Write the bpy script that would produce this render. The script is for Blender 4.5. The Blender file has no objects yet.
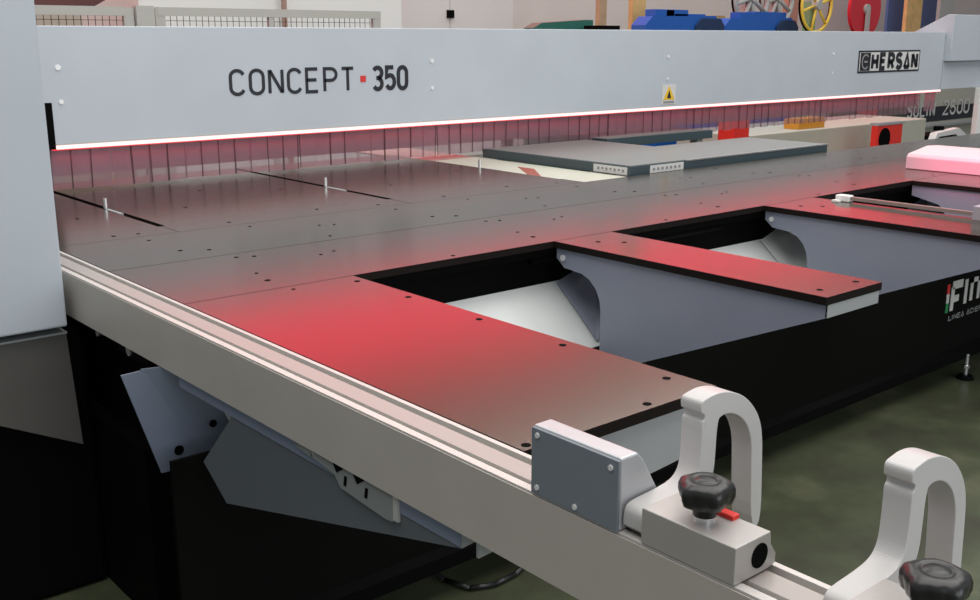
import bpy, bmesh, math, random
from mathutils import Vector, Matrix
random.seed(7)
C = bpy.context.scene.collection
PI = math.pi
# ------------------------------------------------------------------ materials
def mat(name, col, rough=.5, metal=0, spec=.5, noise=0, nscale=8, bump=0, bscale=200, alpha=1, ior=1.5, aniso=None, coat=0, tint=None):
    m = bpy.data.materials.new(name); m.use_nodes = True
    nt = m.node_tree; b = nt.nodes['Principled BSDF']
    b.inputs['Base Color'].default_value = (*col, 1)
    b.inputs['Roughness'].default_value = rough
    b.inputs['Metallic'].default_value = metal
    b.inputs['IOR'].default_value = ior
    b.inputs['Specular IOR Level'].default_value = spec
    b.inputs['Coat Weight'].default_value = coat
    if tint: b.inputs['Specular Tint'].default_value = (*tint, 1)
    tc = nt.nodes.new('ShaderNodeTexCoord')
    if noise:
        n = nt.nodes.new('ShaderNodeTexNoise'); n.inputs['Scale'].default_value = nscale
        n.inputs['Detail'].default_value = 5
        nt.links.new(tc.outputs['Object'], n.inputs['Vector'])
        r = nt.nodes.new('ShaderNodeValToRGB')
        r.color_ramp.elements[0].color = (*[c*(1-noise) for c in col], 1)
        r.color_ramp.elements[1].color = (*[min(1, c*(1+noise)) for c in col], 1)
        r.color_ramp.elements[0].position = .3; r.color_ramp.elements[1].position = .7
        nt.links.new(n.outputs['Fac'], r.inputs['Fac'])
        nt.links.new(r.outputs['Color'], b.inputs['Base Color'])
    if bump:
        n2 = nt.nodes.new('ShaderNodeTexNoise'); n2.inputs['Scale'].default_value = bscale
        nt.links.new(tc.outputs['Object'], n2.inputs['Vector'])
        bp = nt.nodes.new('ShaderNodeBump'); bp.inputs['Strength'].default_value = bump; bp.inputs['Distance'].default_value = .002
        nt.links.new(n2.outputs['Fac'], bp.inputs['Height']); nt.links.new(bp.outputs['Normal'], b.inputs['Normal'])
    return m
def emit(name, col, s):
    m = bpy.data.materials.new(name); m.use_nodes = True
    nt = m.node_tree; nt.nodes.remove(nt.nodes['Principled BSDF'])
    e = nt.nodes.new('ShaderNodeEmission'); e.inputs['Color'].default_value = (*col, 1); e.inputs['Strength'].default_value = s
    nt.links.new(e.outputs[0], nt.nodes['Material Output'].inputs[0]); return m
M = {}
M['paint'] = mat('grey_blue_paint', (.465, .51, .555), .42, noise=.03, nscale=3)
M['paint_dk'] = mat('blue_grey_sheet', (.25, .27, .34), .42, noise=.04, nscale=5)
M['paint_shaded'] = mat('shaded_support_paint', (.11, .125, .14), .45)  # support gusset tone with the shade under the rail mixed in
M['bracket'] = mat('blue_grey_bracket_paint', (.19, .225, .30), .45)
M['sheet'] = mat('pale_sheet_steel', (.33, .345, .35), .4, noise=.03)
M['plate'] = mat('black_phenolic_plate', (.022, .017, .011), .205, ior=2.5, tint=(1, .90, .77), noise=.12, nscale=14, bump=.04, bscale=350)
M['plate_edge'] = mat('plate_edge', (.010, .007, .006), .6, spec=.12)
M['hole'] = mat('screw_hole', (.004, .004, .004), .8, spec=.03)
M['black'] = mat('black_powder_coat', (.002, .002, .002), .7, spec=.06)
M['skirt'] = mat('black_skirt_sheet', (.0025, .0028, .002), .65, spec=.08)
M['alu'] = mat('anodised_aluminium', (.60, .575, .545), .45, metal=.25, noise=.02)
M['alu_shaded'] = mat('anodised_aluminium_shaded', (.50, .465, .42), .45, metal=.15, noise=.03)
M['cast'] = mat('machined_block', (.44, .42, .40), .4, metal=.3, noise=.03)
M['hook'] = mat('hook_paint', (.52, .51, .50), .35, noise=.03)
M['box'] = mat('stop_box_plate', (.18, .205, .235), .42, noise=.02)
M['boxcast'] = mat('stop_box_casting', (.50, .51, .53), .33, metal=.35, noise=.05, nscale=20)
M['screw'] = mat('zinc_screw', (.80, .80, .80), .35, metal=.2)
M['steel'] = mat('bright_steel', (.8, .8, .8), .25, metal=.9)
M['knob'] = mat('black_plastic', (.014, .014, .014), .32)
M['red'] = mat('red_plastic', (.75, .03, .02), .4)
M['pale'] = mat('pale_fence_paint', (.50, .47, .47), .45)
M['white'] = mat('white_paint', (.80, .80, .78), .4)
M['chute'] = mat('galvanised_white_tray', (.60, .62, .61), .35, noise=.03)
M['ink'] = mat('dark_ink', (.012, .013, .02), .5)
M['grey_ink'] = mat('grey_ink', (.25, .25, .25), .5)
M['inkred'] = mat('red_ink', (.62, .03, .03), .5)
M['inkwhite'] = mat('white_ink', (.62, .62, .60), .5)
M['inkgreen'] = mat('green_ink', (.02, .25, .08), .5)
M['yellow'] = mat('yellow_sign', (.80, .50, .03), .5)
M['teal'] = mat('dark_teal_edge', (.05, .075, .085), .35)
M['airtop'] = mat('grey_laminate_top', (.19, .20, .19), .3, ior=1.7)
M['cream'] = mat('cream_machine_paint', (.50, .49, .41), .45, noise=.03)
M['brownred'] = mat('oxide_red_paint', (.28, .045, .02), .5)
M['orange'] = mat('orange_paint', (.62, .26, .02), .5)
M['green'] = mat('green_machine_paint', (.02, .13, .10), .45)
M['dkgreen'] = mat('dark_green_paint', (.03, .05, .03), .5)
M['blue'] = mat('blue_machine_paint', (.012, .10, .42), .35)
M['blue2'] = mat('blue_panel', (.07, .13, .30), .5)
M['blue_dk'] = mat('dark_blue_plastic', (.01, .03, .09), .4)
M['wood'] = mat('raw_timber', (.62, .40, .16), .6, noise=.15, nscale=6)
M['wood2'] = mat('brown_post', (.45, .30, .18), .6, noise=.1)
M['wheel_y'] = mat('yellow_paint', (.80, .55, .06), .45)
M['wheel_r'] = mat('red_paint', (.60, .015, .03), .4)
M['grey'] = mat('grey_paint', (.42, .42, .40), .5)
M['beige_frame'] = mat('beige_frame', (.50, .50, .46), .5)
M['offwhite'] = mat('off_white_cabinet', (.66, .64, .62), .5)
M['led'] = emit('led_glow', (1, .72, .70), 1.5)
M['ledred'] = emit('led_red_glow', (1, .05, .06), 1.0)
M['red_emitter'] = emit('added_red_emitter', (1, .010, .060), 3.6)  # emission for the added red band above the view
# translucent curtain
def pvc():
    m = bpy.data.materials.new('pink_tinted_pvc'); m.use_nodes = True
    nt = m.node_tree; b = nt.nodes['Principled BSDF']; out = nt.nodes['Material Output']
    b.inputs['Base Color'].default_value = (.42, .31, .36, 1); b.inputs['Roughness'].default_value = .2
    tl = nt.nodes.new('ShaderNodeBsdfTranslucent'); tl.inputs['Color'].default_value = (.70, .50, .58, 1)
    a = nt.nodes.new('ShaderNodeMixShader'); a.inputs[0].default_value = .5
    nt.links.new(b.outputs[0], a.inputs[1]); nt.links.new(tl.outputs[0], a.inputs[2])
    tr = nt.nodes.new('ShaderNodeBsdfTransparent'); tr.inputs['Color'].default_value = (.88, .81, .86, 1)
    c = nt.nodes.new('ShaderNodeMixShader'); c.inputs[0].default_value = .42
    nt.links.new(tr.outputs[0], c.inputs[1]); nt.links.new(a.outputs[0], c.inputs[2])
    nt.links.new(c.outputs[0], out.inputs[0]); return m
M['pvc'] = pvc()
def pvc_edge():
    m = bpy.data.materials.new('curtain_cut_edge'); m.use_nodes = True
    nt = m.node_tree; b = nt.nodes['Principled BSDF']; b.inputs['Base Color'].default_value = (.05, .02, .03, 1)
    tr = nt.nodes.new('ShaderNodeBsdfTransparent'); c = nt.nodes.new('ShaderNodeMixShader'); c.inputs[0].default_value = .8
    nt.links.new(tr.outputs[0], c.inputs[1]); nt.links.new(b.outputs[0], c.inputs[2]); nt.links.new(c.outputs[0], nt.nodes['Material Output'].inputs[0]); return m
M['pvc_edge'] = pvc_edge()
def floor_mat():
    m = mat('green_grey_floor', (.085, .095, .05), .45)
    nt = m.node_tree; b = nt.nodes['Principled BSDF']; tc = nt.nodes.new('ShaderNodeTexCoord')
    n = nt.nodes.new('ShaderNodeTexNoise'); n.inputs['Scale'].default_value = 2.2; n.inputs['Detail'].default_value = 8; n.inputs['Roughness'].default_value = .65
    r = nt.nodes.new('ShaderNodeValToRGB'); e = r.color_ramp.elements
    e[0].position = .32; e[0].color = (.042, .038, .026, 1); e[1].position = .72; e[1].color = (.145, .140, .088, 1)
    k = r.color_ramp.elements.new(.52); k.color = (.066, .080, .042, 1)
    nt.links.new(tc.outputs['Object'], n.inputs['Vector']); nt.links.new(n.outputs['Fac'], r.inputs['Fac']); nt.links.new(r.outputs['Color'], b.inputs['Base Color'])
    return m
M['floor'] = floor_mat()
M['wall'] = mat('plaster_wall', (.60, .55, .52), .8, noise=.04, nscale=1)
# ------------------------------------------------------------------ helpers
def link(name, bm, m, parent=None, smooth=False, bevel=0, mats=None):
    me = bpy.data.meshes.new(name); bmesh.ops.recalc_face_normals(bm, faces=bm.faces[:]); bm.to_mesh(me); bm.free()
    o = bpy.data.objects.new(name, me); C.objects.link(o)
    for x in (mats or [m]): me.materials.append(M[x] if isinstance(x, str) else x)
    if smooth:
        for p in me.polygons: p.use_smooth = True
    if parent is not None:
        o.parent = parent; o.location = -Vector(parent.location) if not parent.rotation_euler.z else (0, 0, 0)
    if bevel:
        b = o.modifiers.new('bevel', 'BEVEL'); b.width = bevel; b.segments = 2; b.limit_method = 'ANGLE'; b.angle_limit = .6
        if smooth is False: pass
    return o
def sub(o):          # parts of parts keep world coordinates too
    return o
def part(name, bm, m, parent, **k):
    """world-coordinate mesh parented under any thing or part"""
    o = link(name, bm, m, None, **k)
    off = Vector((0, 0, 0)); p = parent
    while p is not None: off += Vector(p.location); p = p.parent
    o.parent = parent; o.location = -off
    return o
def thing(name, label, cat, loc, group=None):
    o = bpy.data.objects.new(name, None); C.objects.link(o); o.empty_display_size = .1
    o.location = loc; o['label'] = label; o['category'] = cat
    if group: o['group'] = group
    return o
def tag(o, label, cat, group=None):
    o['label'] = label; o['category'] = cat
    if group: o['group'] = group
    return o
def struct(o): o['kind'] = 'structure'; return o
def B(*args, bm=None):
    """boxes given as (x0,x1,y0,y1,z0,z1)"""
    bm = bm or bmesh.new()
    for a in args:
        x0, x1, y0, y1, z0, z1 = a
        v = [bm.verts.new(p) for p in ((x0,y0,z0),(x1,y0,z0),(x1,y1,z0),(x0,y1,z0),(x0,y0,z1),(x1,y0,z1),(x1,y1,z1),(x0,y1,z1))]
        for f in ((0,3,2,1),(4,5,6,7),(0,1,5,4),(1,2,6,5),(2,3,7,6),(3,0,4,7)): bm.faces.new([v[i] for i in f])
    return bm
def prism(pts, axis, a, b, bm=None):
    """extrude a polygon; pts are the two other coordinates in order"""
    bm = bm or bmesh.new()
    def P(p, t):
        return {'x': (t, p[0], p[1]), 'y': (p[0], t, p[1]), 'z': (p[0], p[1], t)}[axis]
    A = [bm.verts.new(P(p, a)) for p in pts]; D = [bm.verts.new(P(p, b)) for p in pts]
    bm.faces.new(A); bm.faces.new(D[::-1]); n = len(pts)
    for i in range(n): bm.faces.new((A[i], D[i], D[(i+1) % n], A[(i+1) % n]))
    return bm
def cyl(c, r, h, axis='z', n=20, r2=None, bm=None):
    bm = bm or bmesh.new(); r2 = r if r2 is None else r2
    def P(x, y, t):
        return {'z': (c[0]+x, c[1]+y, c[2]+t), 'x': (c[0]+t, c[1]+x, c[2]+y), 'y': (c[0]+x, c[1]+t, c[2]+y)}[axis]
    A = [bm.verts.new(P(r*math.cos(2*PI*i/n), r*math.sin(2*PI*i/n), 0)) for i in range(n)]
    D = [bm.verts.new(P(r2*math.cos(2*PI*i/n), r2*math.sin(2*PI*i/n), h)) for i in range(n)]
    bm.faces.new(A); bm.faces.new(D[::-1])
    for i in range(n): bm.faces.new((A[i], D[i], D[(i+1) % n], A[(i+1) % n]))
    return bm
def ring(c, R, r, axis='y', n=40, k=8, bm=None):
    bm = bm or bmesh.new(); V = []
    for i in range(n):
        t = 2*PI*i/n; row = []
        for j in range(k):
            s = 2*PI*j/k; q = R + r*math.cos(s)
            x, y, w = q*math.cos(t), q*math.sin(t), r*math.sin(s)
            row.append(bm.verts.new({'y': (c[0]+x, c[1]+w, c[2]+y), 'x': (c[0]+w, c[1]+x, c[2]+y), 'z': (c[0]+x, c[1]+y, c[2]+w)}[axis]))
        V.append(row)
    for i in range(n):
        for j in range(k): bm.faces.new((V[i][j], V[(i+1) % n][j], V[(i+1) % n][(j+1) % k], V[i][(j+1) % k]))
    return bm
def bar(a, b, r, bm=None, n=10):
    bm = bm or bmesh.new(); a = Vector(a); b = Vector(b); d = (b-a).normalized()
    u = d.orthogonal().normalized(); w = d.cross(u)
    A = [bm.verts.new(a+u*r*math.cos(2*PI*i/n)+w*r*math.sin(2*PI*i/n)) for i in range(n)]
    D = [bm.verts.new(b+u*r*math.cos(2*PI*i/n)+w*r*math.sin(2*PI*i/n)) for i in range(n)]
    bm.faces.new(A); bm.faces.new(D[::-1])
    for i in range(n): bm.faces.new((A[i], D[i], D[(i+1) % n], A[(i+1) % n]))
    return bm
# camera model (for reading background positions at a chosen real distance)
FPX = 1044.; PITCH = math.atan(262/1044); PSI = math.radians(49.5); EYE = Vector((0, 0, 1.65))
_f = Vector((math.cos(PSI), math.sin(PSI), 0)); _r = Vector((math.sin(PSI), -math.cos(PSI), 0))
_F = _f*math.cos(PITCH)-Vector((0, 0, math.sin(PITCH))); _U = _f*math.sin(PITCH)+Vector((0, 0, math.cos(PITCH)))
def at(u, v, Y):
    d = _r*((u-490)/FPX)-_U*((v-300)/FPX)+_F
    return EYE + d*(Y/d.y)
# ------------------------------------------------------------------ stroke lettering
def arc(cx, cy, rx, ry, a0, a1, n=9):
    return [(cx+rx*math.cos(math.radians(a0+(a1-a0)*i/n)), cy+ry*math.sin(math.radians(a0+(a1-a0)*i/n))) for i in range(n+1)]
def glyph(ch, w=.55):
    """centre lines in a box w wide, 1 high"""
    r = w/2; k = min(r, .27)
    O = arc(r, 1-k, r, k, 0, 180)+arc(r, k, r, k, 180, 360)
    G = {
     'C': [arc(r, 1-k, r, k, 20, 180)+arc(r, k, r, k, 180, 340)],
     'O': [O+[O[0]]], '0': [O+[O[0]]], 'G': [arc(r, 1-k, r, k, 20, 180)+arc(r, k, r, k, 180, 360)+[(w, .45), (r, .45)]],
     'N': [[(0, 0), (0, 1)], [(w, 0), (w, 1)], [(.03, .97), (w-.03, .03)]], 'E': [[(w*.9, 1), (0, 1), (0, 0), (w*.9, 0)], [(0, .52), (w*.8, .52)]],
     'F': [[(w, 1), (0, 1), (0, 0)], [(0, .52), (w*.85, .52)]],
     'P': [[(0, 0), (0, 1)]+arc(w-.25, .74, .25, .26, 90, -90)+[(0, .48)]],
     'R': [[(0, 0), (0, 1)]+arc(w-.25, .74, .25, .26, 90, -90)+[(0, .48)], [(w*.45, .48), (w, 0)]],
     'T': [[(0, 1), (w, 1)], [(r, 1), (r, 0)]], 'I': [[(r*.4, 0), (r*.4, 1)]], 'L': [[(0, 1), (0, 0), (w, 0)]],
     'H': [[(0, 0), (0, 1)], [(w, 0), (w, 1)], [(0, .5), (w, .5)]], 'A': [[(0, 0), (r, 1), (w, 0)], [(0, .04), (w, .04)]],
     'V': [[(0, 1), (r, 0), (w, 1)]],
     'S': [arc(r, .75, r, .25, 25, 180)+arc(r, .75, r, .25, 180, 270)[1:]+arc(r, .25, r, .25, 90, -155)],
     '3': [arc(r, .76, r, .24, 150, -80), arc(r, .26, r, .26, 80, -150), [(r*.7, .52), (r*1.2, .52)]],
     '5': [[(w*.9, 1), (w*.1, 1), (w*.05, .55)]+arc(r, .33, r, .31, 120, -150)],
     '2': [arc(r, .74, r, .26, 160, -20)+[(0, 0), (w, 0)]],
     '6': [arc(r, .70, r, .30, 55, 180)+[(0, .30)], arc(r, .29, r, .29, 180, 540, 18)],
     'n': [[(0, 0), (0, .68)], arc(r, .42, r, .26, 180, 0)+[(w, 0)]],
     'i': [[(0, 0), (0, .66)], [(0, .82), (0, .95)]], 'l': [[(0, 0), (0, 1)]], 
     'o': [arc(r, .34, r, .34, 0, 360, 18)], 'a': [arc(r, .34, r, .34, 0, 360, 18), [(w, .7), (w, 0)]],
     's': [arc(r, .5, r, .17, 25, 270)+arc(r, .17, r, .16, 90, -155)],
     'm': [[(0, 0), (0, .66), (r, .66), (r, 0)], [(r, .66), (w, .66), (w, 0)]],
    }
    return G.get(ch, [])
def stroke(bm, line, t, P, depth):
    """one closed ribbon with mitred corners, thickness t, mapped by P(x,y,d)"""
    closed = len(line) > 3 and (Vector(line[0])-Vector(line[-1])).length < 1e-6
    L = [Vector(p) for p in (line[:-1] if closed else line)]; n = len(L)
    off = []
    for i in range(n):
        a = L[i-1] if (i > 0 or closed) else None; c = L[(i+1) % n] if (i < n-1 or closed) else None
        d1 = (L[i]-a).normalized() if a is not None else None; d2 = (c-L[i]).normalized() if c is not None else None
        if d1 is None: nn = Vector((-d2.y, d2.x)); s = 1
        elif d2 is None: nn = Vector((-d1.y, d1.x)); s = 1
        else:
            nn = Vector((-d1.y-d2.y, d1.x+d2.x)); nn.normalize(); s = 1/max(.65, nn.dot(Vector((-d1.y, d1.x))))
        off.append(nn*s*t/2)
    rows = []
    for p, o in zip(L, off):
        rows.append([bm.verts.new(P((p+o).x, (p+o).y, 0)), bm.verts.new(P((p-o).x, (p-o).y, 0)),
                     bm.verts.new(P((p-o).x, (p-o).y, depth)), bm.verts.new(P((p+o).x, (p+o).y, depth))])
    m = n if closed else n-1
    for i in range(m):
        a, b = rows[i], rows[(i+1) % n]
        for j in range(4): bm.faces.new((a[j], b[j], b[(j+1) % 4], a[(j+1) % 4]))
    if not closed:
        bm.faces.new(rows[0]); bm.faces.new(rows[-1][::-1])
def lettering(text, x0, z0, h, width, t, y, gap, gw=.55, gap_n=None):
    """letters on a face looking towards -Y, running along +X; returns a bmesh"""
    bm = bmesh.new(); u = 0; items = []
    for ch in text:
        w = gw
        if ch in 'Iil': w = .16
        if ch == ' ': u += .45; continue
        if ch == 'm': w = .8
        items.append((ch, u, w)); u += w+gap
    tot = u-gap; sx = width/tot
    for ch, uu, w in items:
        for line in glyph(ch, w):
            # work in real units so that stroke width is even
            l2 = [((p[0]+uu)*sx, p[1]*h) for p in line]
            if len(l2) > 2 and Vector(l2[0]) != Vector(l2[-1]) and (Vector(l2[0])-Vector(l2[-1])).length < 1e-5: l2[-1] = l2[0]
            stroke(bm, l2, t, lambda a, b, d: (x0+a, y-d, z0+b), .002)
    return bm
# ================================================================== SETTING
fl = struct(link('floor', B((-12, 30, -12, 14, -.1, 0)), 'floor'))
wl = struct(link('wall_back', B((-12, 30, 12, 12.2, 0, 3.2)), 'wall'))
wu = struct(link('wall_back_upper', B((-12, 30, 12, 12.2, 3.2, 8)), mat('dark_cladding', (.09, .07, .06), .8)))

# ================================================================== TABLE PLATES
T = 1.0
def plate(name, pts, label, holes=(), loc=None, z0=.978, edge='plate_edge', group=None):
    cx = sum(p[0] for p in pts)/len(pts); cy = sum(p[1] for p in pts)/len(pts)
    bm = bmesh.new()
    A = [bm.verts.new((p[0], p[1], z0)) for p in pts]; D = [bm.verts.new((p[0], p[1], T)) for p in pts]
    bm.faces.new(A[::-1]).material_index = 1; bm.faces.new(D).material_index = 0
    n = len(pts)
    for i in range(n): bm.faces.new((A[i], A[(i+1) % n], D[(i+1) % n], D[i])).material_index = 1
    for h in holes:
        r = h[2] if len(h) > 2 else .0085
        V = [bm.verts.new((h[0]+r*math.cos(2*PI*i/14), h[1]+r*math.sin(2*PI*i/14), T+.0006)) for i in range(14)]
        bm.faces.new(V).material_index = 2
    for v in bm.verts: v.co -= Vector((cx, cy, z0))
    o = link(name, bm, None, mats=['plate', edge, 'hole']); o.location = (cx, cy, z0)
    return tag(o, label, 'table plate', group)
hA = []
for k in range(8):
    x = 1.36+.0+k*1.0
    hA += [(x, 2.54, .009), (x+.02, 2.64, .006), (x+.6, 2.47, .007), (x+.3, 2.75, .006), (x+.36, 2.77, .006), (x+.08, 2.88, .007), (x+.13, 2.86, .007)]
plate('table_plate', [(1.070, 2.439), (9.0, 2.439), (9.0, 2.934), (1.070, 2.934)], 'long dark brown table strip edging the open bays, nearest of the two full-length strips', hA)
hB = []
for k in range(8):
    x = 1.43+k*1.0
    hB += [(x, 3.043, .008), (x-.075, 3.09, .008), (x+.42, 3.0, .006), (x-.08, 3.32, .007), (x+.3, 3.34, .006), (x+.5, 3.2, .006), (x+.55, 3.18, .006)]
plate('table_plate', [(1.070, 2.938), (9.0, 2.938), (9.0, 3.400), (1.070, 3.400)], 'long dark brown table strip between the slotted rear plates and the bay-side strip', hB)
def rear(x0, x1, label):
    hs = [(x0+.22, 3.47, .008), (x0+.25, 3.9, .008), (x0+.62, 3.52, .008), (x1-.12, 3.46, .007), (x0+.5, 4.3, .007), (x1-.2, 4.1, .007)]
    hs = [h for h in hs if x0+.05 < h[0] < x1-.05]
    plate('table_plate', [(x0, 3.403), (x1, 3.403), (x1, 3.55), (x1-.012, 3.55), (x1-.012, 4.95), (x0+.012, 4.95), (x0+.012, 3.55), (x0, 3.55)], label, hs)
rear(1.070, 1.492, 'narrow dark table plate at far left beside the grey column, under the curtain')
rear(1.495, 2.483, 'wide dark rear table plate between the two black slots, left one under the curtain')
rear(2.486, 3.480, 'wide dark rear table plate right of the second slot, beside the cream beam')
plate('table_plate', [(1.070, 1.168), (1.572, 1.168), (1.572, 2.435), (1.070, 2.435)],
      'wide foreground dark table plate glowing red, beside the aluminium rail',
      [(1.542, 2.369), (1.542, 2.131), (1.54, 1.843), (1.54, 1.559), (1.535, 1.262), (1.393, 1.188), (1.09, 1.185), (1.36, 2.40, .006)])
# dark frame under the table
fr = thing('saw_table_frame', 'black steel table frame seen through the open bays under the table plates', 'machine frame', (4.5, 2.6, 0))
part('front_beam', B((1.070, 9.0, 2.50, 2.60, .80, .977)), 'black', fr)
part('lip', B((1.070, 9.0, 2.455, 2.50, .950, .977)), 'black', fr)
bm = bmesh.new(); bar((2.30, 2.485, .935), (3.3, 2.485, .935), .014, bm)
part('edge_rod', bm, 'black', fr, smooth=True)
part('bed', B((1.07, 3.86, 2.60, 4.95, .55, .976), (3.86, 9.0, 2.60, 3.40, .55, .976)), 'black', fr)
bm = B((1.08, 9.0, 2.62, 3.2, .0, .55), (1.0215, 1.08, 2.66, 3.2, 0, .55))
part('plinth', bm, 'black', fr)
# pins in the slots
for i, (x, y, l) in enumerate(((1.448, 4.075, 'small metal stop pin in the leftmost black table slot'), (2.425, 4.05, 'small metal stop pin in the middle black table slot'), (3.470, 4.15, 'small metal stop pin beside the cream beam at the third slot'),)):
    x = (1.4935, 2.4845, 3.475)[i]
    p = thing('stop_pin', l, 'stop pin', (x, y, .985), 'stop pins in the table slots')
    part('pin', cyl((x, y, .985), .0085, .055, n=14), 'steel', p, smooth=False)
    part('slider', B((x-.008, x+.008, y-.16, y-.012, .985, 1.0005)), 'sheet', p)
# ================================================================== TONGUES (support arms)
def tongue(x0, x1, y0, label, root=2.435, mirrored=False):
    t = thing('support_arm', label, 'support arm', ((x0+x1)/2, root, .6), 'support arms reaching over the bays')
    bm = bmesh.new(); pts = [(x0-.012, y0), (x1+.0, y0), (x1, root), (x0-.012, root)]
    A = [bm.verts.new((p[0], p[1], .978)) for p in pts]; D = [bm.verts.new((p[0], p[1], T)) for p in pts]
    bm.faces.new(A[::-1]).material_index = 1; bm.faces.new(D).material_index = 0
    for i in range(4): bm.faces.new((A[i], A[(i+1) % 4], D[(i+1) % 4], D[i])).material_index = 1
    for hx, hy in ((x0+.09, root-.10), (x0+.15, root-.16), (x0+.05, y0+.06), (x1-.05, y0+.05)):
        V = [bm.verts.new((hx+.009*math.cos(2*PI*i/14), hy+.009*math.sin(2*PI*i/14), T+.0006)) for i in range(14)]
        bm.faces.new(V).material_index = 2
    part('top_plate', bm, None, t, mats=['plate', 'plate_edge', 'hole'])
    prof = [(y0+.004, .977), (y0+.004, .942), (2.06, .667), (2.232, .594), (2.232, .80), (2.238, .835), (2.255, .868), (2.285, .895), (2.32, .908), (2.40, .915), (2.436, .943), (2.436, .977)]
    prof = [(y, z) for y, z in prof]
    g = part('side_gusset', prism(prof, 'x', x0, x0+.006), 'paint_dk', t)
    part('bolt', cyl((x0-.006, 2.405, .948), .010, .007, axis='x', n=12), 'screw', g)
    part('side_gusset', prism(prof, 'x', x1-.014, x1-.008), 'paint_dk', t)
    part('end_face', B((x0, x1-.008, y0+.002, y0+.008, .942, .977)), 'sheet', t)
    return t
tongue(2.372, 2.632, 1.424, 'support arm with red-lit black top in the middle, whole tip visible')
tongue(3.535, 3.868, 1.424, 'support arm with red-lit black top at right, tip cut off by the picture edge')
# last plate at right with its gusset
plate('table_plate', [(4.69, 1.17), (6.4, 1.17), (6.4, 2.435), (4.69, 2.435)], 'pink-lit table plate at far right under the white fence block')
t = thing('table_bracket', 'blue grey bracket under the far right table plate', 'bracket', (4.7, 2.3, .6))
prof = [(1.3, .977), (1.3, .90), (2.0, .67), (2.232, .62), (2.232, .82), (2.30, .90), (2.436, .93), (2.436, .977)]
part('side_gusset', prism(prof, 'x', 4.70, 4.706), 'paint_dk', t)
part('shelf', B((4.71, 6.3, 1.3, 2.3, .80, .82)), 'paint_dk', t)
# white tray through bays
tr = thing('chip_tray', 'white sloping sheet tray seen through the bays behind the arms', 'tray', (3.0, 2.4, .6))
part('tray_panel', prism([(2.498, .845), (2.498, .835), (2.275, .655), (2.275, .667)], 'x', 1.12, 6.2), 'chute', tr)
for k, dx in enumerate((0, 1.163, 2.33)):
    bm = bmesh.new()
    V = [bm.verts.new(p) for p in ((2.423+dx, 2.488, .842), (2.60+dx, 2.488, .90), (2.60+dx, 2.36, .86), (2.50+dx, 2.286, .70), (2.416+dx, 2.286, .68))]
    bm.faces.new(V)
    o = part('end_flange', bm, 'paint_dk' if k != 1 else 'chute', tr)
    q = o.modifiers.new('thick', 'SOLIDIFY'); q.thickness = .003
# ================================================================== FRONT SKIRT WITH LOGO
sk = thing('front_skirt', 'long black skirt panel below the support arms with a tricolour brand sign', 'panel', (4.0, 2.27, 0))
part('panel', prism([(2.26, .125), (2.26, .667), (2.272, .667), (2.272, .14), (2.40, .14), (2.40, .125)], 'x', .93, 6.2), 'skirt', sk)
part('bottom_rail', prism([(2.235, .11), (2.235, .155), (2.262, .175), (2.262, .11)], 'x', .93, 6.2), 'black', sk)
zb, yb = .385, 2.26
fx = [4.79]
lg = part('logo_flag', B((4.792, 4.815, yb-.003, yb, .465, .512)), 'inkred', sk)
part('flag_white', B((4.792, 4.815, yb-.003, yb, .42, .465)), 'inkwhite', lg)
part('flag_green', B((4.792, 4.815, yb-.003, yb, .372, .42)), 'inkgreen', lg)
bm = B((4.835, 4.865, yb-.003, yb, .375, .49), (4.845, 4.945, yb-.003, yb, .48, .52), (4.865, 4.915, yb-.003, yb, .415, .448),
       (4.970, 4.998, yb-.003, yb, .39, .512),
       (5.030, 5.058, yb-.003, yb, .395, .51), (5.030, 5.130, yb-.003, yb, .485, .51), (5.105, 5.132, yb-.003, yb, .395, .51),
       (5.16, 5.19, yb-.003, yb, .395, .51))
part('logo_lettering', bm, 'inkwhite', sk)
part('logo_small_print', lettering('LINEA ACIER', 4.835, .328, .022, .34, .005, yb, .2), 'grey_ink', sk)
# feet
def foot(x, y, label):
    f = thing('levelling_foot', label, 'levelling foot', (x, y, 0), 'levelling feet of the machine')
    part('pad', cyl((x, y, 0), .045, .018, n=24, r2=.034), 'black', f)
    part('spindle', cyl((x, y, .018), .010, .11, n=12), 'steel', f)
    part('nut', cyl((x, y, .055), .018, .014, n=6), 'steel', f)
foot(5.03, 2.235, 'black levelling foot on a steel spindle under the skirt panel at right')
foot(2.2, 2.235, 'black levelling foot under the skirt panel behind the foreground plate')
# ================================================================== RED PLATE SUPPORT
s = thing('plate_support', 'grey sheet support box under the wide foreground plate beside the rail', 'support', (1.2, 2.0, .6))
prof = [(1.225, .975), (1.225, .833), (2.09, .606), (2.20, .674), (1.99, .86), (1.99, .975)]
part('side_gusset', prism([(1.225, .869), (1.225, .833), (2.09, .606), (2.20, .674), (1.999, .869)], 'x', .984, .990), M['paint_shaded'], s)  # coloured darker than its twin, shade below the rail painted in
part('side_gusset', prism(prof, 'x', 1.56, 1.566), 'paint_dk', s)
part('end_face', prism([(.984, .833), (.984, .868), (1.069, .868), (1.069, .975), (1.566, .975), (1.566, .875)], 'y', 1.180, 1.186), 'sheet', s)
part('fold', prism([(1.186, .868), (1.186, .862), (1.225, .833), (1.225, .868)], 'x', .984, .990), 'sheet', s)
part('upper_flange', B((.9815, .9838, 1.225, 2.30, .836, .8685)), M['bracket'], s)
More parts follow.
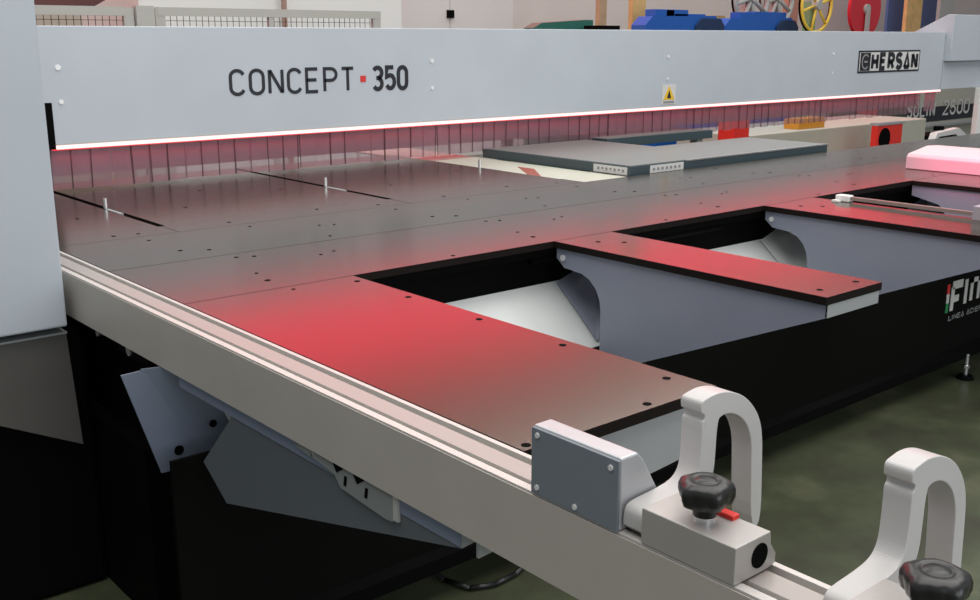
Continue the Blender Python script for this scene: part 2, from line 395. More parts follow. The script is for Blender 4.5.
# pale bracket with holes under the rail
b = thing('angle_bracket', 'pale blue angle bracket with bolt holes hanging below the rail', 'bracket', (1.0, 2.4, .6))
a = part('front_leaf', prism([(.880, .86), (.961, .585), (1.078, .583), (.96, .84), (.93, .862)], 'y', 2.40, 2.405), 'bracket', b)
part('bolt_hole', cyl((1.01, 2.3985, .634), .013, .002, axis='y', n=18), 'hole', a)
bm = bmesh.new(); bm.faces.new([bm.verts.new(p) for p in ((.93, 2.402, .865), (1.078, 2.402, .583), (1.148, 2.35, .709), (1.09, 2.35, .84), (1.02, 2.37, .868))])
a = part('side_leaf', bm, 'bracket', b); q = a.modifiers.new('thick', 'SOLIDIFY'); q.thickness = .003
part('bolt_hole', cyl((1.092, 2.366, .695), .010, .002, axis='y', n=18), 'hole', a)
# ================================================================== RAIL
rl = thing('guide_rail', 'long aluminium guide rail with grooved top running toward the camera', 'rail', (1.02, 1.7, .87))
prof = [(.972, .870), (1.066, .870), (1.066, 1.0), (1.056, 1.0), (1.056, .975), (1.043, .975), (1.043, .997), (1.002, .997), (1.002, .975), (.989, .975), (.989, 1.0), (.974, 1.0)]
bm = prism([(x, z) for x, z in prof], 'y', .05, 3.36)
part('profile', bm, 'alu', rl)
part('center_track', B((1.0025, 1.0425, .05, 3.36, .9965, .9980)), mat('darker_track', (.40, .37, .345), .4, metal=.2), rl)  # flat between the grooves, darker grey than the ridges
part('side_face', B((.9705, .972, .05, 3.36, .870, .997)), 'alu_shaded', rl)  # thin skin in a darker aluminium copy, side shade put into its colour
c = thing('rail_clamp', 'small pale slotted clamp plate bolted beneath the guide rail', 'clamp', (.99, 1.5, .8))
part('slotted_plate', prism([(1.74, .869), (1.74, .855), (1.66, .850), (1.60, .843), (1.58, .822), (1.43, .812), (1.41, .815), (1.41, .869)], 'x', .976, .982), mat('dull_zinc', (.22, .235, .23), .5), c)
for yy in (1.585, 1.515):
    bm = prism([(yy-.025, .869), (yy+.02, .869), (yy+.005, .850)], 'x', .9745, .976)
    prism([(yy-.022, .852), (yy-.030, .852), (yy-.026, .832), (yy-.018, .832)], 'x', .9745, .976, bm=bm)
    part('slot', bm, 'hole', c)
part('end_post', B((.977, .983, 1.395, 1.41, .818, .869)), 'grey', c)
part('screw', cyl((.974, 1.68, .858), .004, .004, axis='x', n=10), 'steel', c)
r = thing('rail_roller', 'small steel roller bracket under the rail beside the grey column', 'roller', (1.0, 2.7, .84))
part('wheel', cyl((.985, 2.62, .8525), .0155, .02, axis='x', n=20), 'steel', r)
part('arm', B((.99, 1.03, 2.50, 2.70, .835, .8685)), 'black', r)
part('bolt', cyl((.978, 2.82, .8585), .010, .02, axis='x', n=12), 'steel', r)
# ================================================================== STOP BOX + CLAMP BLOCKS
b = thing('stop_housing', 'grey box housing with screwed blue-grey cover on the guide rail', 'housing', (1.0, .96, 1.0))
bm = prism([(.9745, 1.001), (1.050, 1.001), (1.050, 1.045), (1.020, 1.095), (1.008, 1.107), (.9745, 1.107)], 'y', .872, 1.043)
part('body', bm, 'boxcast', b, bevel=.003)
f = part('cover_plate', B((.9700, .9745, .872, 1.043, 1.001, 1.104)), 'box', b, bevel=.001)
for yy, zz in ((1.030, 1.094), (.886, 1.091), (1.030, 1.013), (.952, 1.010)):
    part('screw', cyl((.9680, yy, zz), .0042, .002, axis='x', n=12), 'screw', f)
def clampset(dy, l1, l2, l3, full=True):
    y0, y1 = .681+dy, .831+dy
    c = thing('clamp_block', l1, 'clamp', (1.0, (y0+y1)/2, 1.0), 'clamp blocks on the guide rail')
    part('body', prism([(.972, 1.0012), (1.044, 1.0012), (1.058, 1.004), (1.058, 1.018), (1.046, 1.034), (1.044, 1.052), (.972, 1.052)], 'y', y0, y1), 'cast', c, bevel=.0015)
    part('bore', cyl((1.022, y0-.001, 1.026), .0165, .0015, axis='y', n=28), 'hole', c)
    k0 = (1.005, .755+dy, 1.05)
    cl = part('collar', cyl((k0[0], k0[1], 1.050), .0125, .010, n=20), 'steel', c, smooth=False)
    part('red_tab', B((1.030, 1.044, k0[1]-.026, k0[1]+.004, 1.0515, 1.058)), 'red', c, bevel=.001)
    # star knob: lobed lathe
    bm = bmesh.new(); N = 60; rows = []
    prof = [(.0145, 1.060, 0), (.0150, 1.071, 0), (.024, 1.073, .3), (.0335, 1.078, 1), (.0365, 1.087, 1), (.0362, 1.096, .75), (.033, 1.103, .4), (.025, 1.107, .1), (.0165, 1.108, 0), (.0155, 1.1065, 0), (.0135, 1.1065, 0), (.0125, 1.108, 0), (.004, 1.1085, 0), (.0, 1.1085, 0)]
    for r0, z, lob in prof:
        row = []
        for i in range(N):
            th = 2*PI*i/N; q = max(0, math.cos(5*th)); q = q**.9
            rr = r0*1.05*(1-.17*lob*(1-q))
            row.append(bm.verts.new((k0[0]+rr*math.cos(th+.5), k0[1]+rr*math.sin(th+.5), z)))
        rows.append(row)
    for a, d in zip(rows, rows[1:]):
        for i in range(N): bm.faces.new((a[i], a[(i+1) % N], d[(i+1) % N], d[i]))
    bm.faces.new(rows[0])
    bmesh.ops.remove_doubles(bm, verts=bm.verts[:], dist=1e-5)
    k = thing('star_knob', l3, 'knob', (k0[0], k0[1], 1.06), 'star knobs on the clamp blocks')
    kk = part('grip', bm, 'knob', k, smooth=True)
    # hook: S-foot, upright, arch and outer leg; one casting .036 thick
    outer = [(.978, 1.003), (.978, 1.030), (.982, 1.039), (.992, 1.044), (1.035, 1.046), (1.064, 1.049), (1.080, 1.055), (1.089, 1.067), (1.092, 1.084), (1.093, 1.120), (1.092, 1.140), (1.097, 1.143), (1.098, 1.149), (1.094, 1.153), (1.089, 1.154), (1.088, 1.170)]
    arcp = [(1.088, 1.176), (1.100, 1.181), (1.120, 1.184), (1.143, 1.182), (1.166, 1.175), (1.188, 1.164), (1.207, 1.148), (1.222, 1.130), (1.232, 1.110), (1.237, 1.088), (1.240, 1.060), (1.248, .94)]
    inner = [(1.222, .94), (1.213, 1.060), (1.211, 1.085), (1.205, 1.105), (1.195, 1.122), (1.181, 1.135), (1.165, 1.144), (1.150, 1.148), (1.136, 1.148), (1.127, 1.143), (1.126, 1.120), (1.126, 1.080), (1.122, 1.062), (1.112, 1.046), (1.096, 1.034), (1.074, 1.028), (1.068, 1.003)]
    pts = outer+[(x, z-(.008 if z > 1.05 else 0)) for x, z in arcp[1:]+inner[:-7]]+[(1.126, 1.074), (1.124, 1.058), (1.117, 1.042), (1.104, 1.030), (1.088, 1.023), (1.074, 1.020), (1.068, 1.003)]
    for _ in range(2):
        q2 = []
        for i in range(len(pts)):
            a_, b_ = Vector(pts[i]), Vector(pts[(i+1) % len(pts)]); q2 += [tuple(a_*.75+b_*.25), tuple(a_*.25+b_*.75)]
        pts = q2
    bm = prism(pts, 'y', y1+.0015, y1+.0375)
    h = link('clamp_hook', bm, 'hook', None, bevel=.002)
    ctr = Vector((1.05, y1+.02, 1.003))
    for v in h.data.vertices: v.co -= ctr
    h.location = ctr
    tag(h, l2, 'hook', 'clamp hooks on the guide rail')
    return c
clampset(0, 'machined aluminium clamp block beside the grey box housing, bored end visible', 'white arched clamp hook between the clamp block and the grey box housing', 'black star knob with steel collar on the clamp block by the box housing')
clampset(-.303, 'machined aluminium clamp block at the bottom right picture corner', 'white arched clamp hook at the right edge over the green floor', 'black star knob cut off at the bottom right picture edge')
# ================================================================== COLUMN + BASE
col = thing('control_column', 'tall light blue-grey machine column housing at the left edge', 'machine housing', (.2, 3.6, .85))
part('shell', B((-1.4, .944, 2.95, 4.9, .856, 2.35)), 'paint', col, bevel=.006)
bs = thing('black_pedestal', 'black machine base with a dull grey slanted-edged area on its front below the column', 'machine base', (.2, 3.6, 0))
part('body', B((-1.4, 1.02, 3.03, 4.9, 0, .829)), 'black', bs, bevel=.02)
part('front_grey_piece', prism([(-.2, .842), (.948, .842), (.958, .475), (.60, .668), (-.2, .842)], 'y', 2.965, 2.972) if False else prism([(.25, .829), (.948, .829), (.965, .483), (.60, .668)], 'y', 2.985, 3.03), mat('dull_grey_front', (.10, .095, .088), .45, noise=.05), bs)  # flat grey piece over the upper front, lower edge slanted
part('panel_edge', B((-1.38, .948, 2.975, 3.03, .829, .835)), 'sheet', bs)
# ================================================================== PRESSURE BEAM
YB = 4.6
bmn = thing('pressure_beam', 'long light grey pressure beam spanning the saw with CONCEPT lettering', 'machine beam', (5.3, 4.7, 1.2))
part('body', B((1.10, 9.2, YB, 4.84, 1.205, 1.700)), 'paint', bmn, bevel=.004)
part('guide_slot', B((1.445, 1.498, YB-.002, YB, 1.19, 1.385)), 'hole', bmn)
led = part('led_strip', B((1.502, 9.20, YB-.006, YB+.02, 1.189, 1.204)), 'led', bmn)
part('led_diffuser', B((1.487, 9.20, YB+.0, YB+.02, 1.184, 1.1885)), 'ledred', bmn)
part('seal_line', B((1.487, 9.2, YB-.002, YB, 1.2055, 1.212)), 'grey', bmn)
part('lettering', lettering('CONCEPT', 2.325, 1.391, .110, .685, .0165, YB, .27), 'ink', bmn)
part('red_square', B((3.052, 3.086, YB-.002, YB, 1.430, 1.462)), 'inkred', bmn)
part('lettering', lettering('350', 3.133, 1.391, .110, .212, .022, YB, .30, gw=.6), 'ink', bmn)
for x in (1.538, 3.516, 5.472, 7.438):
    for z, r in ((1.53, .012), (1.387, .010)):
        part('screw', cyl((x, YB-.004, z), r, .005, axis='y', n=14), 'screw', bmn)
# nameplate
npl = part('nameplate', B((7.800, 8.775, YB-.004, YB, 1.376, 1.552)), 'ink', bmn)
part('plate_face', B((7.815, 8.760, YB-.0055, YB-.004, 1.390, 1.538)), 'inkwhite', npl)
part('logo_tile', B((7.825, 7.975, YB-.007, YB-.0055, 1.393, 1.535)), 'ink', npl)
bm = bmesh.new(); stroke(bm, [(7.90+.05*math.cos(a*PI/12), 1.464+.055*math.sin(a*PI/12)) for a in range(3, 22)], .013, lambda a, b, d: (a, YB-.007-d, b), .002)
stroke(bm, [(7.88, 1.464), (7.93, 1.464)], .014, lambda a, b, d: (a, YB-.007-d, b), .002)
part('logo_mark', bm, 'grey_ink', npl)
part('lettering', lettering('HERSAN', 8.008, 1.409, .110, .715, .036, YB-.0055, .42, gw=.60), 'ink', npl)
wp = part('warning_label', B((5.42, 5.56, YB-.003, YB, 1.222, 1.350)), 'inkwhite', bmn)
w2 = part('triangle', prism([(5.432, 1.252), (5.548, 1.252), (5.490, 1.342)], 'y', YB-.0045, YB-.003), 'yellow', wp)
part('symbol', prism([(5.470, 1.262), (5.510, 1.262), (5.500, 1.290), (5.49, 1.312), (5.478, 1.285)], 'y', YB-.006, YB-.0045), 'ink', w2)
part('text_line', B((5.435, 5.545, YB-.0045, YB-.003, 1.230, 1.243)), 'grey_ink', wp)
# inner clamp bar behind the curtain
part('inner_bar', B((1.10, 9.2, 4.80, 4.86, 1.050, 1.205)), mat('inner_bar_metal', (.40, .33, .36), .35, metal=.2, noise=.06), bmn)
# curtain
x = 1.478; i = 0; n_strip = 0
while x < 8.86 and n_strip < 92:
    w = .092
    dy = .004 if i % 2 else 0
    dy += random.uniform(-.0015, .0015)
    tilt = random.uniform(-.004, .004); zb = 1.012+random.uniform(-.004, .006)
    bm = bmesh.new(); n = 6; rows = []
    for zz in (1.19, 1.10, zb):
        k = (1.19-zz)/.18; row = []
        for q in range(n+1):
            uu = q/n; row.append(bm.verts.new((x+w*uu+tilt*k, 4.632+dy-.004*math.sin(PI*uu)*k, zz)))
        rows.append(row)
    for a, d in zip(rows, rows[1:]):
        for q in range(n): bm.faces.new((a[q], a[q+1], d[q+1], d[q]))
    for ex in (0, w-.006):
        e4 = [bm.verts.new((x+ex+tt+tilt*kk, 4.6315+dy-.001, zz)) for tt, kk, zz in ((0, 0, 1.19), (.006, 0, 1.19), (.006, 1, zb), (0, 1, zb))]
        if (i % 3 and ex == 0) or random.random() < .6: bm.faces.new(e4).material_index = 1
        else: bmesh.ops.delete(bm, geom=e4, context='VERTS')
    o = part('curtain_strip', bm, None, bmn, smooth=True, mats=['pvc', 'pvc_edge'])
    x += w-random.uniform(.004, .012) if random.random() < .8 else w+random.uniform(.001, .004); n_strip += 1; i += 1
for x in (9.0, 9.1):
    bm = prism([(x, 1.02), (x+.09, 1.02), (x+.09, 1.20), (x, 1.20)], 'y', 4.633, 4.635)
    part('curtain_strip', bm, 'pvc', bmn)
# right housing
rh = thing('end_housing', 'light blue-grey sloped end housing on the right end of the beam', 'machine housing', (9.8, 4.6, 1.4))
part('shell', prism([(4.54, 1.452), (4.54, 1.85), (4.60, 1.85), (4.90, 1.702), (4.90, 1.452)], 'x', 9.205, 11.2), 'paint', rh, bevel=.004)
part('lower_shell', B((9.205, 11.2, 4.598, 4.9, 1.207, 1.452)), 'paint', rh)
pc = thing('end_post', 'white square post lit pink at right edge below the end housing', 'post', (9.6, 4.5, .6))
part('post_body', B((9.83, 10.2, 4.53, 4.58, .0, 1.205)), 'white', pc, bevel=.003)
# pink block
fb = thing('fence_block', 'low white fence cover lit pink at the far right of the table', 'fence', (5.2, 2.1, 1.0))
part('cover', prism([(5.10, 1.001), (5.10, 1.062), (5.115, 1.078), (5.30, 1.105), (5.42, 1.10), (5.42, 1.001)], 'y', 1.2, 2.692), 'pale', fb, bevel=.004)
# rod with clamp
rd = thing('stop_rod', 'slender steel rod with a small white clamp lying over the right support arm', 'rod', (3.87, 2.0, 1.0))
bm = B((3.862, 3.88, 1.74, 2.26, 1.008, 1.022)); part('rod', bm, mat('rod_bronze', (.42, .33, .30), .3, metal=.6), rd)
a = part('clamp', B((3.85, 3.89, 2.262, 2.322, 1.001, 1.026)), 'white', rd, bevel=.003)
part('tab', B((3.82, 3.845, 2.29, 2.32, 1.001, 1.008)), 'white', a)
part('end_box', B((3.83, 3.98, 1.66, 1.745, .985, 1.050)), mat('mauve_grey_box', (.36, .34, .38), .5), rd, bevel=.003)
# ================================================================== CREAM BEAM + AIR TABLES behind the saw table
cb = thing('cream_cross_beam', 'cream painted beam with an oxide red patch beside the rear plates', 'beam', (3.7, 4.2, .9))
part('beam', B((3.50, 3.858, 3.412, 5.4, .977, .985)), 'cream', cb)
part('patch', prism([(3.50, 3.70), (3.72, 4.00), (3.72, 4.13), (3.50, 3.79)], 'z', .985, .987), 'brownred', cb)
at1 = thing('air_table', 'dark-edged grey-topped rear table with white stickers at its near corner', 'table', (4.8, 4.0, 0))
pl = [(3.875, 3.47), (5.62, 3.47), (5.62, 4.05), (4.72, 4.05), (4.72, 4.60), (3.875, 4.60)]
part('frame', prism(pl, 'z', .985, 1.033), 'teal', at1)
part('top', prism([(3.885, 3.482), (5.61, 3.482), (5.61, 4.04), (4.71, 4.04), (4.71, 4.59), (3.885, 4.59)], 'z', 1.0335, 1.036), 'airtop', at1)
part('chrome_edge', B((4.30, 5.62, 3.466, 3.482, 1.030, 1.037)), 'steel', at1)
for bx in ((3.873, 3.875, 3.49, 3.72, .989, 1.028),):
    st = part('sticker', B(bx), 'inkwhite', at1)
    for k in range(7):
        y0 = 3.51+k*.028; part('mark', B((3.872, 3.873, y0, y0+.014, 1.002+.004*(k % 2), 1.016)), 'grey_ink', st)
st = part('sticker', B((4.02, 4.28, 3.467, 3.470, .990, 1.028)), 'inkwhite', at1)
for k in range(7): part('mark', B((4.04+k*.033, 4.056+k*.033, 3.466, 3.467, 1.002, 1.016)), 'grey_ink', st)
for x, y in ((3.95, 4.5), (5.5, 3.9), (5.5, 3.6)): part('leg', B((x, x+.06, y, y+.06, 0, .985)), 'grey', at1)
at2 = thing('air_table', 'second dark-edged rear table bar farther back beneath the curtain', 'table', (5.4, 4.7, 0))
part('frame', B((4.80, 5.85, 4.50, 5.6, .985, 1.038)), 'teal', at2)
part('top', B((4.81, 5.84, 4.51, 5.59, 1.0385, 1.041)), 'airtop', at2)
for x, y in ((4.85, 5.5), (5.75, 5.5), (5.75, 4.55)): part('leg', B((x, x+.06, y, y+.06, 0, .985)), 'grey', at2)
# ================================================================== BACKGROUND
def boxpx(u0, v0, u1, v1, Y, d, m, parent=None, name='body', bevel=0, z0=None):
    a = at(u0, v0, Y); b = at(u1, v1, Y); x0, x1 = sorted((a.x, b.x)); zz = sorted((a.z, b.z))
    bm = B((x0, x1, Y, Y+d, zz[0] if z0 is None else z0, zz[1]))
    return part(name, bm, m, parent, bevel=bevel)
# cream machine seen under the curtain
m = thing('cream_machine', 'wide cream machine cabinet behind the table under the curtain', 'machine', (11, 7.1, 0))
a0 = at(748, 127, 7); a1 = at(880, 120, 7)
part('body', B((a0.x, a1.x+1.2, 7, 8, 0, .60)), 'cream', m, bevel=.01)
part('slats', B(*[(9.35+.13*k, 9.41+.13*k, 6.97, 7.0, .28, .44) for k in range(12)]), 'grey', m)
part('slot', B((9.86, 9.93, 6.995, 7.0, .46, .55)), 'hole', m)
m = thing('red_post', 'bright red machine post left of the cream machine under the curtain', 'post', (8.9, 6.5, 0))
part('post_body', B((8.80, 9.05, 6.5, 6.7, 0, 1.0)), 'red', m)
part('white_foot', B((8.62, 8.79, 6.5, 6.6, 0, .50)), 'white', m)
m = thing('red_machine_head', 'red machine part with round black opening beside the black name band', 'machine', (11.8, 6.5, 0))
p0 = at(878, 126, 6.5); p1 = at(901, 143, 6.5)
part('body', B((p0.x, p1.x, 6.5, 6.58, 0, p0.z)), 'red', m)
part('opening', cyl((p0.x+.17, 6.495, p0.z-.16), .13, .005, axis='y', n=24), 'hole', m)
part('cap', B((p0.x, p1.x+.03, 6.49, 6.60, p0.z, p0.z+.03)), 'sheet', m)
o = link('crate', B((10.85, 11.4, 7.1, 7.3, .602, .72)), 'orange'); tag(o, 'orange box lying on the cream machine just below the curtain', 'box')
m = thing('dark_green_machine', 'dark green machine with red wheel glimpsed below the curtain at right', 'machine', (13.4, 8.2, 0))
part('body', B((13.75, 15.3, 8.15, 8.5, 0, .80)), 'dkgreen', m)
part('wheel', cyl((14.1, 8.07, .72), .26, .06, axis='y', n=30), 'wheel_r', m)
m = thing('name_band_machine', 'cream machine carrying a black band lettered 2600 at right', 'machine', (16, 8.6, 0))
q0 = at(893, 104, 8.6); q1 = at(985, 122, 8.6)
part('body', B((q0.x, 20.5, 8.6, 9.6, 0, 1.05)), 'cream', m)
zt = at(930, 107, 8.6).z; zbm = at(930, 121.5, 8.6).z
bd = part('name_band', B((q0.x+.1, 19.4, 8.585, 8.6, zbm, zt)), 'ink', m)
xa = at(893, 115, 8.6).x; xb = at(936, 115, 8.6).x; xc = at(942, 115, 8.6).x; xd = at(967, 115, 8.6).x
part('lettering', lettering('CASOLIN', xa, zbm+.10, .22, xb-xa-.1, .04, 8.585, .3), 'inkwhite', bd)
part('lettering', lettering('2600', xc, zbm+.10, .22, xd-xc, .04, 8.585, .25), 'inkwhite', bd)
part('ledge', B((q0.x, 20.4, 8.45, 8.6, at(930, 126, 8.6).z, at(930, 124, 8.6).z)), 'sheet', m)
m = thing('motor', 'small black and white motor lying beyond the table at far right', 'motor', (13.2, 7, 0))
c0 = at(948, 140, 7.0)
part('body', B((c0.x-.45, c0.x+.25, 7.0, 7.4, c0.z-.5, c0.z+.08)), 'hole', m, bevel=.03)
part('cover', prism([(c0.x-.5, c0.z-.02), (c0.x-.42, c0.z+.12), (c0.x+.2, c0.z+.16), (c0.x+.75, c0.z-.1), (c0.x+.7, c0.z-.14), (c0.x+.1, c0.z+.08), (c0.x-.35, c0.z+.07)], 'y', 6.95, 7.05), 'white', m)
part('stand', B((c0.x-.4, c0.x+.2, 7.0, 7.4, 0, c0.z-.5)), 'grey', m)
part('knob', cyl((c0.x-.1, 7.1, c0.z+.13), .07, .06, n=16), 'hole', m)
# safety fence at left
fe = thing('mesh_fence', 'beige framed wire mesh guard fence behind the beam at left', 'fence', (4.3, 9, 0))
zt = 1.835; zl = 1.765
part('top_rail', B((2.5, 3.62, 9, 9.05, 1.833, 1.908), (3.90, 6.24, 9, 9.05, 1.838, 1.910)), 'beige_frame', fe)
part('post', B((3.70, 3.86, 8.97, 9.06, 0, 1.918)), 'beige_frame', fe)
part('post', B((3.60, 3.69, 9.004, 9.045, 0, 1.90)), 'beige_frame', fe)
part('post', B((3.88, 3.97, 9.004, 9.045, 0, 1.90)), 'beige_frame', fe)
part('post', B((6.15, 6.24, 9.004, 9.045, 0, 1.90)), 'beige_frame', fe)
part('post', B((4.98, 5.03, 9.004, 9.045, 0, 1.90)), 'beige_frame', fe)
bm = bmesh.new()
for k in range(62): B((2.52+k*.06, 2.524+k*.06, 9.02, 9.024, 1.25, 1.84), bm=bm)
for k in range(6): B((2.5, 6.2, 9.02, 9.024, 1.27+k*.105, 1.274+k*.105), bm=bm)
part('wire_mesh', bm, 'hole', fe)
# white partition and dark red shape
o = link('white_partition', B((4.4, 7.65, 10.6, 10.7, 0, 2.8)), 'white'); tag(o, 'white panel partition behind the mesh fence', 'partition')
o2 = link('brown_cabinet', B((1.5, 3.75, 10.4, 11.0, 0, 1.925)), mat('pale_brown', (.45, .38, .32), .6)); tag(o2, 'pale brown cabinet behind the fence next to the column', 'cabinet')
o = link('dark_red_bundle', prism([(2.6, 1.93), (2.65, 2.3), (3.5, 2.4), (4.0, 2.3), (4.05, 2.02), (3.9, 1.94), (3.4, 1.926)], 'y', 10.5, 10.8), mat('dark_maroon', (.10, .03, .03), .6)); tag(o, 'dark maroon bundle behind the fence near the column', 'bundle')
o = link('pipe', cyl((6.0, 10.5, 0), .03, 2.6, n=12), mat('rust_pipe', (.35, .22, .18), .6)); tag(o, 'thin rusty vertical pipe in front of the white partition', 'pipe')
# off white cabinet
cb2 = thing('tall_cabinet', 'tall off-white cabinet with a small black handle behind the beam', 'cabinet', (8.7, 11, 0))
p0 = at(381, 8, 11); p1 = at(513, 8, 11); pm = at(450, 8, 11)
part('body', B((p0.x, p1.x, 11.02, 11.7, 0, 2.4)), 'offwhite', cb2)
d1 = part('door', B((p0.x, pm.x-.005, 11.0, 11.02, .1, 2.4)), 'offwhite', cb2)
d2 = part('door', B((pm.x+.005, p1.x, 11.0, 11.02, .1, 2.4)), 'offwhite', cb2)
h0 = at(446.5, 10, 11); h1 = at(453, 18, 11)
part('handle', B((h0.x, h1.x, 10.97, 11.0, h1.z, h0.z)), 'hole', d1)
g0 = at(389, 11, 11); g1 = at(396, 25, 11)
part('grille', B((g0.x, g1.x, 10.985, 11.0, g1.z-.1, g0.z)), 'grey', d1)
# green machine top
gm = thing('green_machine', 'green machine with sloped top just above the beam edge', 'machine', (7.9, 8, 0))
e0 = at(535, 26, 8); e1 = at(593, 26, 8)
part('body', prism([(e0.x, 0), (e0.x-.02, 1.75), (e0.x+.1, 1.80), (e1.x-.12, 1.835), (e1.x, 1.835), (e1.x, 0)], 'y', 8, 8.15), 'green', gm)
o = link('black_bench', B((at(598, 26, 7.7).x, at(620, 26, 7.7).x, 7.7, 7.9, 0, 1.775)), 'hole'); tag(o, 'low black bench top between green machine and timber post', 'bench')
def post(u0, u1, Y, m, label, name='timber_post', cat='post'):
    a = at(u0, 0, Y); b = at(u1, 0, Y)
    o = link(name, B((a.x, b.x, Y, Y+.07, 0, 3.6)), m); return tag(o, label, cat)
post(600, 607, 9, 'wood2', 'thin brown post behind the beam right of the green machine')
post(633, 646, 9, 'wood', 'yellow timber post beside the left blue machine')
post(908, 923, 10.2, 'wood', 'yellow timber post between the two blue panels at right')
post(941, 955, 10.2, 'grey', 'grey steel post beyond the blue panels at far right', name='steel_post')
post(862, 868, 11, 'grey', 'thin grey steel post left behind the red disc', name='steel_post')
for u0, u1, l in ((889, 909, 'blue panel between red disc and timber post'), (923, 941, 'blue panel right of the timber post at far right')):
    a = at(u0, 0, 10.6); b = at(u1, 0, 10.6); o = link('blue_partition', B((a.x, b.x, 10.6, 10.65, 0, 3)), 'blue2'); tag(o, l, 'panel')
# blue machines with stepped lids
def bluem(u0, u1, v, knobs, label, darkend):
    Y = 8.3; a = at(u0, v, Y); b = at(u1, v, Y); t = thing('blue_machine', label, 'machine', ((a.x+b.x)/2, Y, 0))
    part('body', prism([(a.x, 0), (a.x, a.z-.10), (a.x+.12, a.z), (b.x-.12, b.z), (b.x, b.z-.12), (b.x, 0)], 'y', Y, Y+.22), 'blue', t)
    for (k0, k1, kv, m) in knobs:
        c = at(k0, kv, Y); d = at(k1, kv, Y)
        part('lid_block', B((c.x, d.x, Y+.02, Y+.18, a.z-.08, c.z)), m, t, bevel=.004)
    c = at(darkend[0], v+1, Y); d = at(darkend[1], v+1, Y)
    part('end_cap', prism([(c.x, a.z-.25), (c.x+.02, a.z-.1), (c.x+.12, a.z-.015), (d.x-.08, a.z-.015), (d.x, a.z-.1), (d.x, a.z-.25)], 'y', Y-.03, Y), 'blue_dk', t)
bluem(646, 722, 16, [(657, 690, 9, 'blue'), (668, 676, 9.5, 'blue_dk'), (676, 707, 13.5, 'blue')], 'blue machine with stepped lid right of the timber post', (694, 723))
bluem(725, 797, 18, [(742, 757, 12, 'blue'), (757, 773, 11.5, 'blue'), (773, 788, 12, 'blue')], 'blue machine with three lid blocks beside the yellow wheel', (775, 797))
# handwheels
def wheel(uc, vc, R, Y, mrim, label, spokes=6, pulley=False, thick=.02, disc=False, post_m='green'):
    c = at(uc, vc, Y); t = thing('handwheel' if not disc else 'disc_wheel', label, 'wheel', (c.x, Y, 0))
    if disc:
        part('disc', cyl((c.x, Y, c.z), R, .05, axis='y', n=48), mrim, t)
        part('hub', cyl((c.x, Y-.04, c.z), .07, .06, axis='y', n=20), 'grey', t)
        part('strut', B((c.x-.035, c.x+.035, Y-.06, Y-.02, 0, c.z)), 'grey', t)
        return
    part('rim', ring((c.x, Y, c.z), R, thick, 'y'), mrim, t, smooth=True)
    part('tyre', ring((c.x, Y+.03, c.z), R+.012, thick*.7, 'y'), 'hole', t, smooth=True)
    for k in range(spokes):
        th = 2*PI*k/spokes+.25
        part('spoke', bar((c.x, Y, c.z), (c.x+R*math.cos(th), Y, c.z+R*math.sin(th)), thick*.85), mrim, t, smooth=True)
    part('hub', cyl((c.x, Y-.05, c.z), .06, .1, axis='y', n=20), 'grey', t)
    part('stand', B((c.x-.07, c.x+.07, Y+.05, Y+.15, 0, c.z+.04)), post_m, t)
Y = 8.0
R = (at(838, 8, Y).x-at(796, 8, Y).x)/2*.97
wheel(817, 5, R*.72, Y, 'wheel_y', 'yellow spoked handwheel on a green stand above the beam', post_m=mat('pale_green', (.22, .34, .16), .5))
wheel(866, 9, (at(888, 8, 8.62).x-at(846, 8, 8.62).x)/2*.72, 8.62, 'wheel_r', 'solid red disc wheel with grey hub right of the yellow wheel', disc=True)
wheel(752, -2, .36, 8.8, 'grey', 'left one of the two grey spoked wheels behind the blue machine', thick=.035, spokes=8, post_m='grey')
wheel(778, -2, .36, 9.15, 'grey', 'right one of the two grey spoked wheels behind the blue machine', thick=.035, spokes=8, post_m='grey')
o = link('brown_cloth_board', B((at(789, 0, 9.5).x, at(799, 0, 9.5).x, 9.5, 9.6, 0, 2.6)), mat('reddish_board', (.42, .22, .16), .6)); tag(o, 'reddish brown board between grey wheels and yellow wheel', 'board')
o = link('tan_box', B((at(716, 15, 9).x, at(725, 15, 9).x, 9, 9.3, 0, at(716, 15.5, 9).z)), 'wood'); tag(o, 'small tan timber box between the two blue machines', 'box')
# added red emitter high on the back wall, there for the glossy plates to mirror
fa = thing('added_red_band', 'added red glowing band on the back wall out of view, reflected in the plates', 'light', (6, 12, 3.4))
part('emitter', B((-8, 30, 11.9, 11.99, 3.3, 4.9)), 'red_emitter', fa)
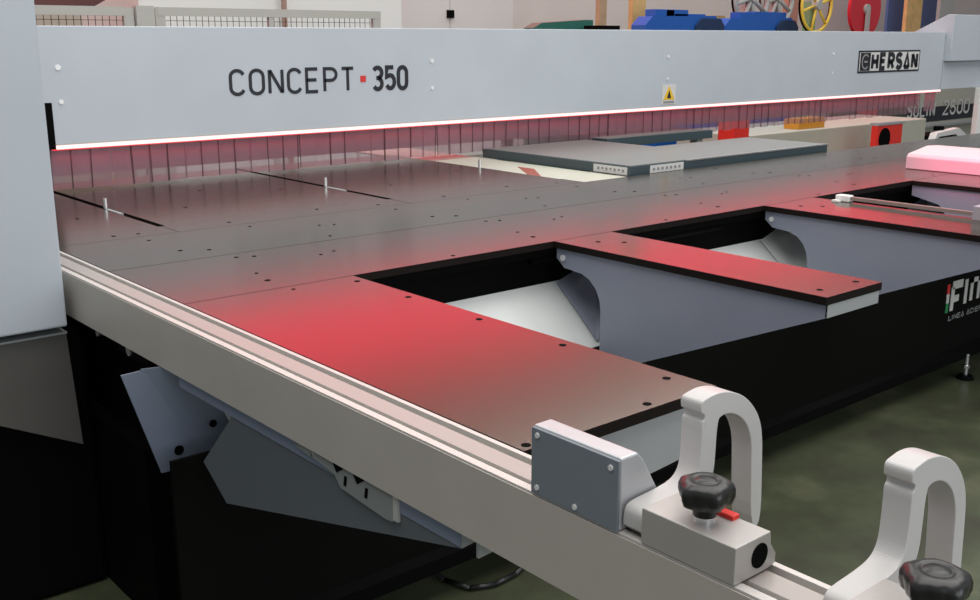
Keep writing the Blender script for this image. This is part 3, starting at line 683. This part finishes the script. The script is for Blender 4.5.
# floor cable
bm = bmesh.new(); pts = [(at2_.x, at2_.y, .012) for at2_ in []]
def z0pt(u, v):
    d = _r*((u-490)/FPX)-_U*((v-300)/FPX)+_F; p = EYE+d*(-(EYE.z-.012)/d.z); return p
L = [z0pt(*q) for q in ((420, 560), (445, 580), (470, 588), (495, 584), (515, 574), (530, 560), (548, 540))]
for a, b_ in zip(L, L[1:]): bar(a, b_, .008, bm)
o = link('floor_cable', bm, 'knob', smooth=True); tag(o, 'thin black cable curving over the floor under the plate support', 'cable')
# ================================================================== LIGHT
w = bpy.data.worlds.new('hall_light'); bpy.context.scene.world = w; w.use_nodes = True
w.node_tree.nodes['Background'].inputs[0].default_value = (.90, .94, 1, 1); w.node_tree.nodes['Background'].inputs[1].default_value = .30
def area(name, loc, rot, sx, sy, e, col=(1, 1, 1)):
    l = bpy.data.lights.new(name, 'AREA'); l.shape = 'RECTANGLE'; l.size = sx; l.size_y = sy; l.energy = e; l.color = col
    o = bpy.data.objects.new(name, l); C.objects.link(o); o.location = loc; o.rotation_euler = rot; return o
area('ceiling_light', (4, 1, 7), (0, 0, 0), 14, 6, 800, (1, .97, .93))
area('ceiling_light', (8, 9, 7.5), (0, 0, 0), 20, 5, 800, (1, .96, .92))
area('window_light', (3, -9, 4.0), (math.radians(80), 0, 0), 14, 5, 560, (.93, .96, 1))
l = bpy.data.lights.new('added_red_spot', 'SPOT'); l.energy = 480; l.color = (1, .08, .25); l.spot_size = math.radians(24); l.spot_blend = .6; l.shadow_soft_size = .15  # added lamp without a fixture, tints the fence block pink
o = bpy.data.objects.new('added_red_spot', l); C.objects.link(o); o.location = (2.9, 1.9, 2.5); o.rotation_euler = (Vector((5.6, 2.3, 1.0))-Vector(o.location)).to_track_quat('-Z', 'Y').to_euler()
l = area('led_strip_light', (5.34, 4.596, 1.180), (0, 0, 0), 7.7, .008, 1.9, (1, .05, .08)); l.rotation_euler = (math.radians(35), 0, 0); l.data.spread = math.radians(80)
# ================================================================== CAMERA
cam = bpy.data.cameras.new('camera'); co = bpy.data.objects.new('camera', cam); C.objects.link(co)
cam.sensor_width = 36; cam.lens = FPX/980*36; cam.clip_end = 200
co.location = EYE; co.rotation_euler = (PI/2-PITCH, 0, PSI-PI/2)
sc = bpy.context.scene; sc.camera = co
sc.view_settings.view_transform = 'Standard'; sc.view_settings.look = 'None'; sc.view_settings.gamma = 1; sc.view_settings.exposure = 0
sc.cycles.max_bounces = 10; sc.cycles.transparent_max_bounces = 16
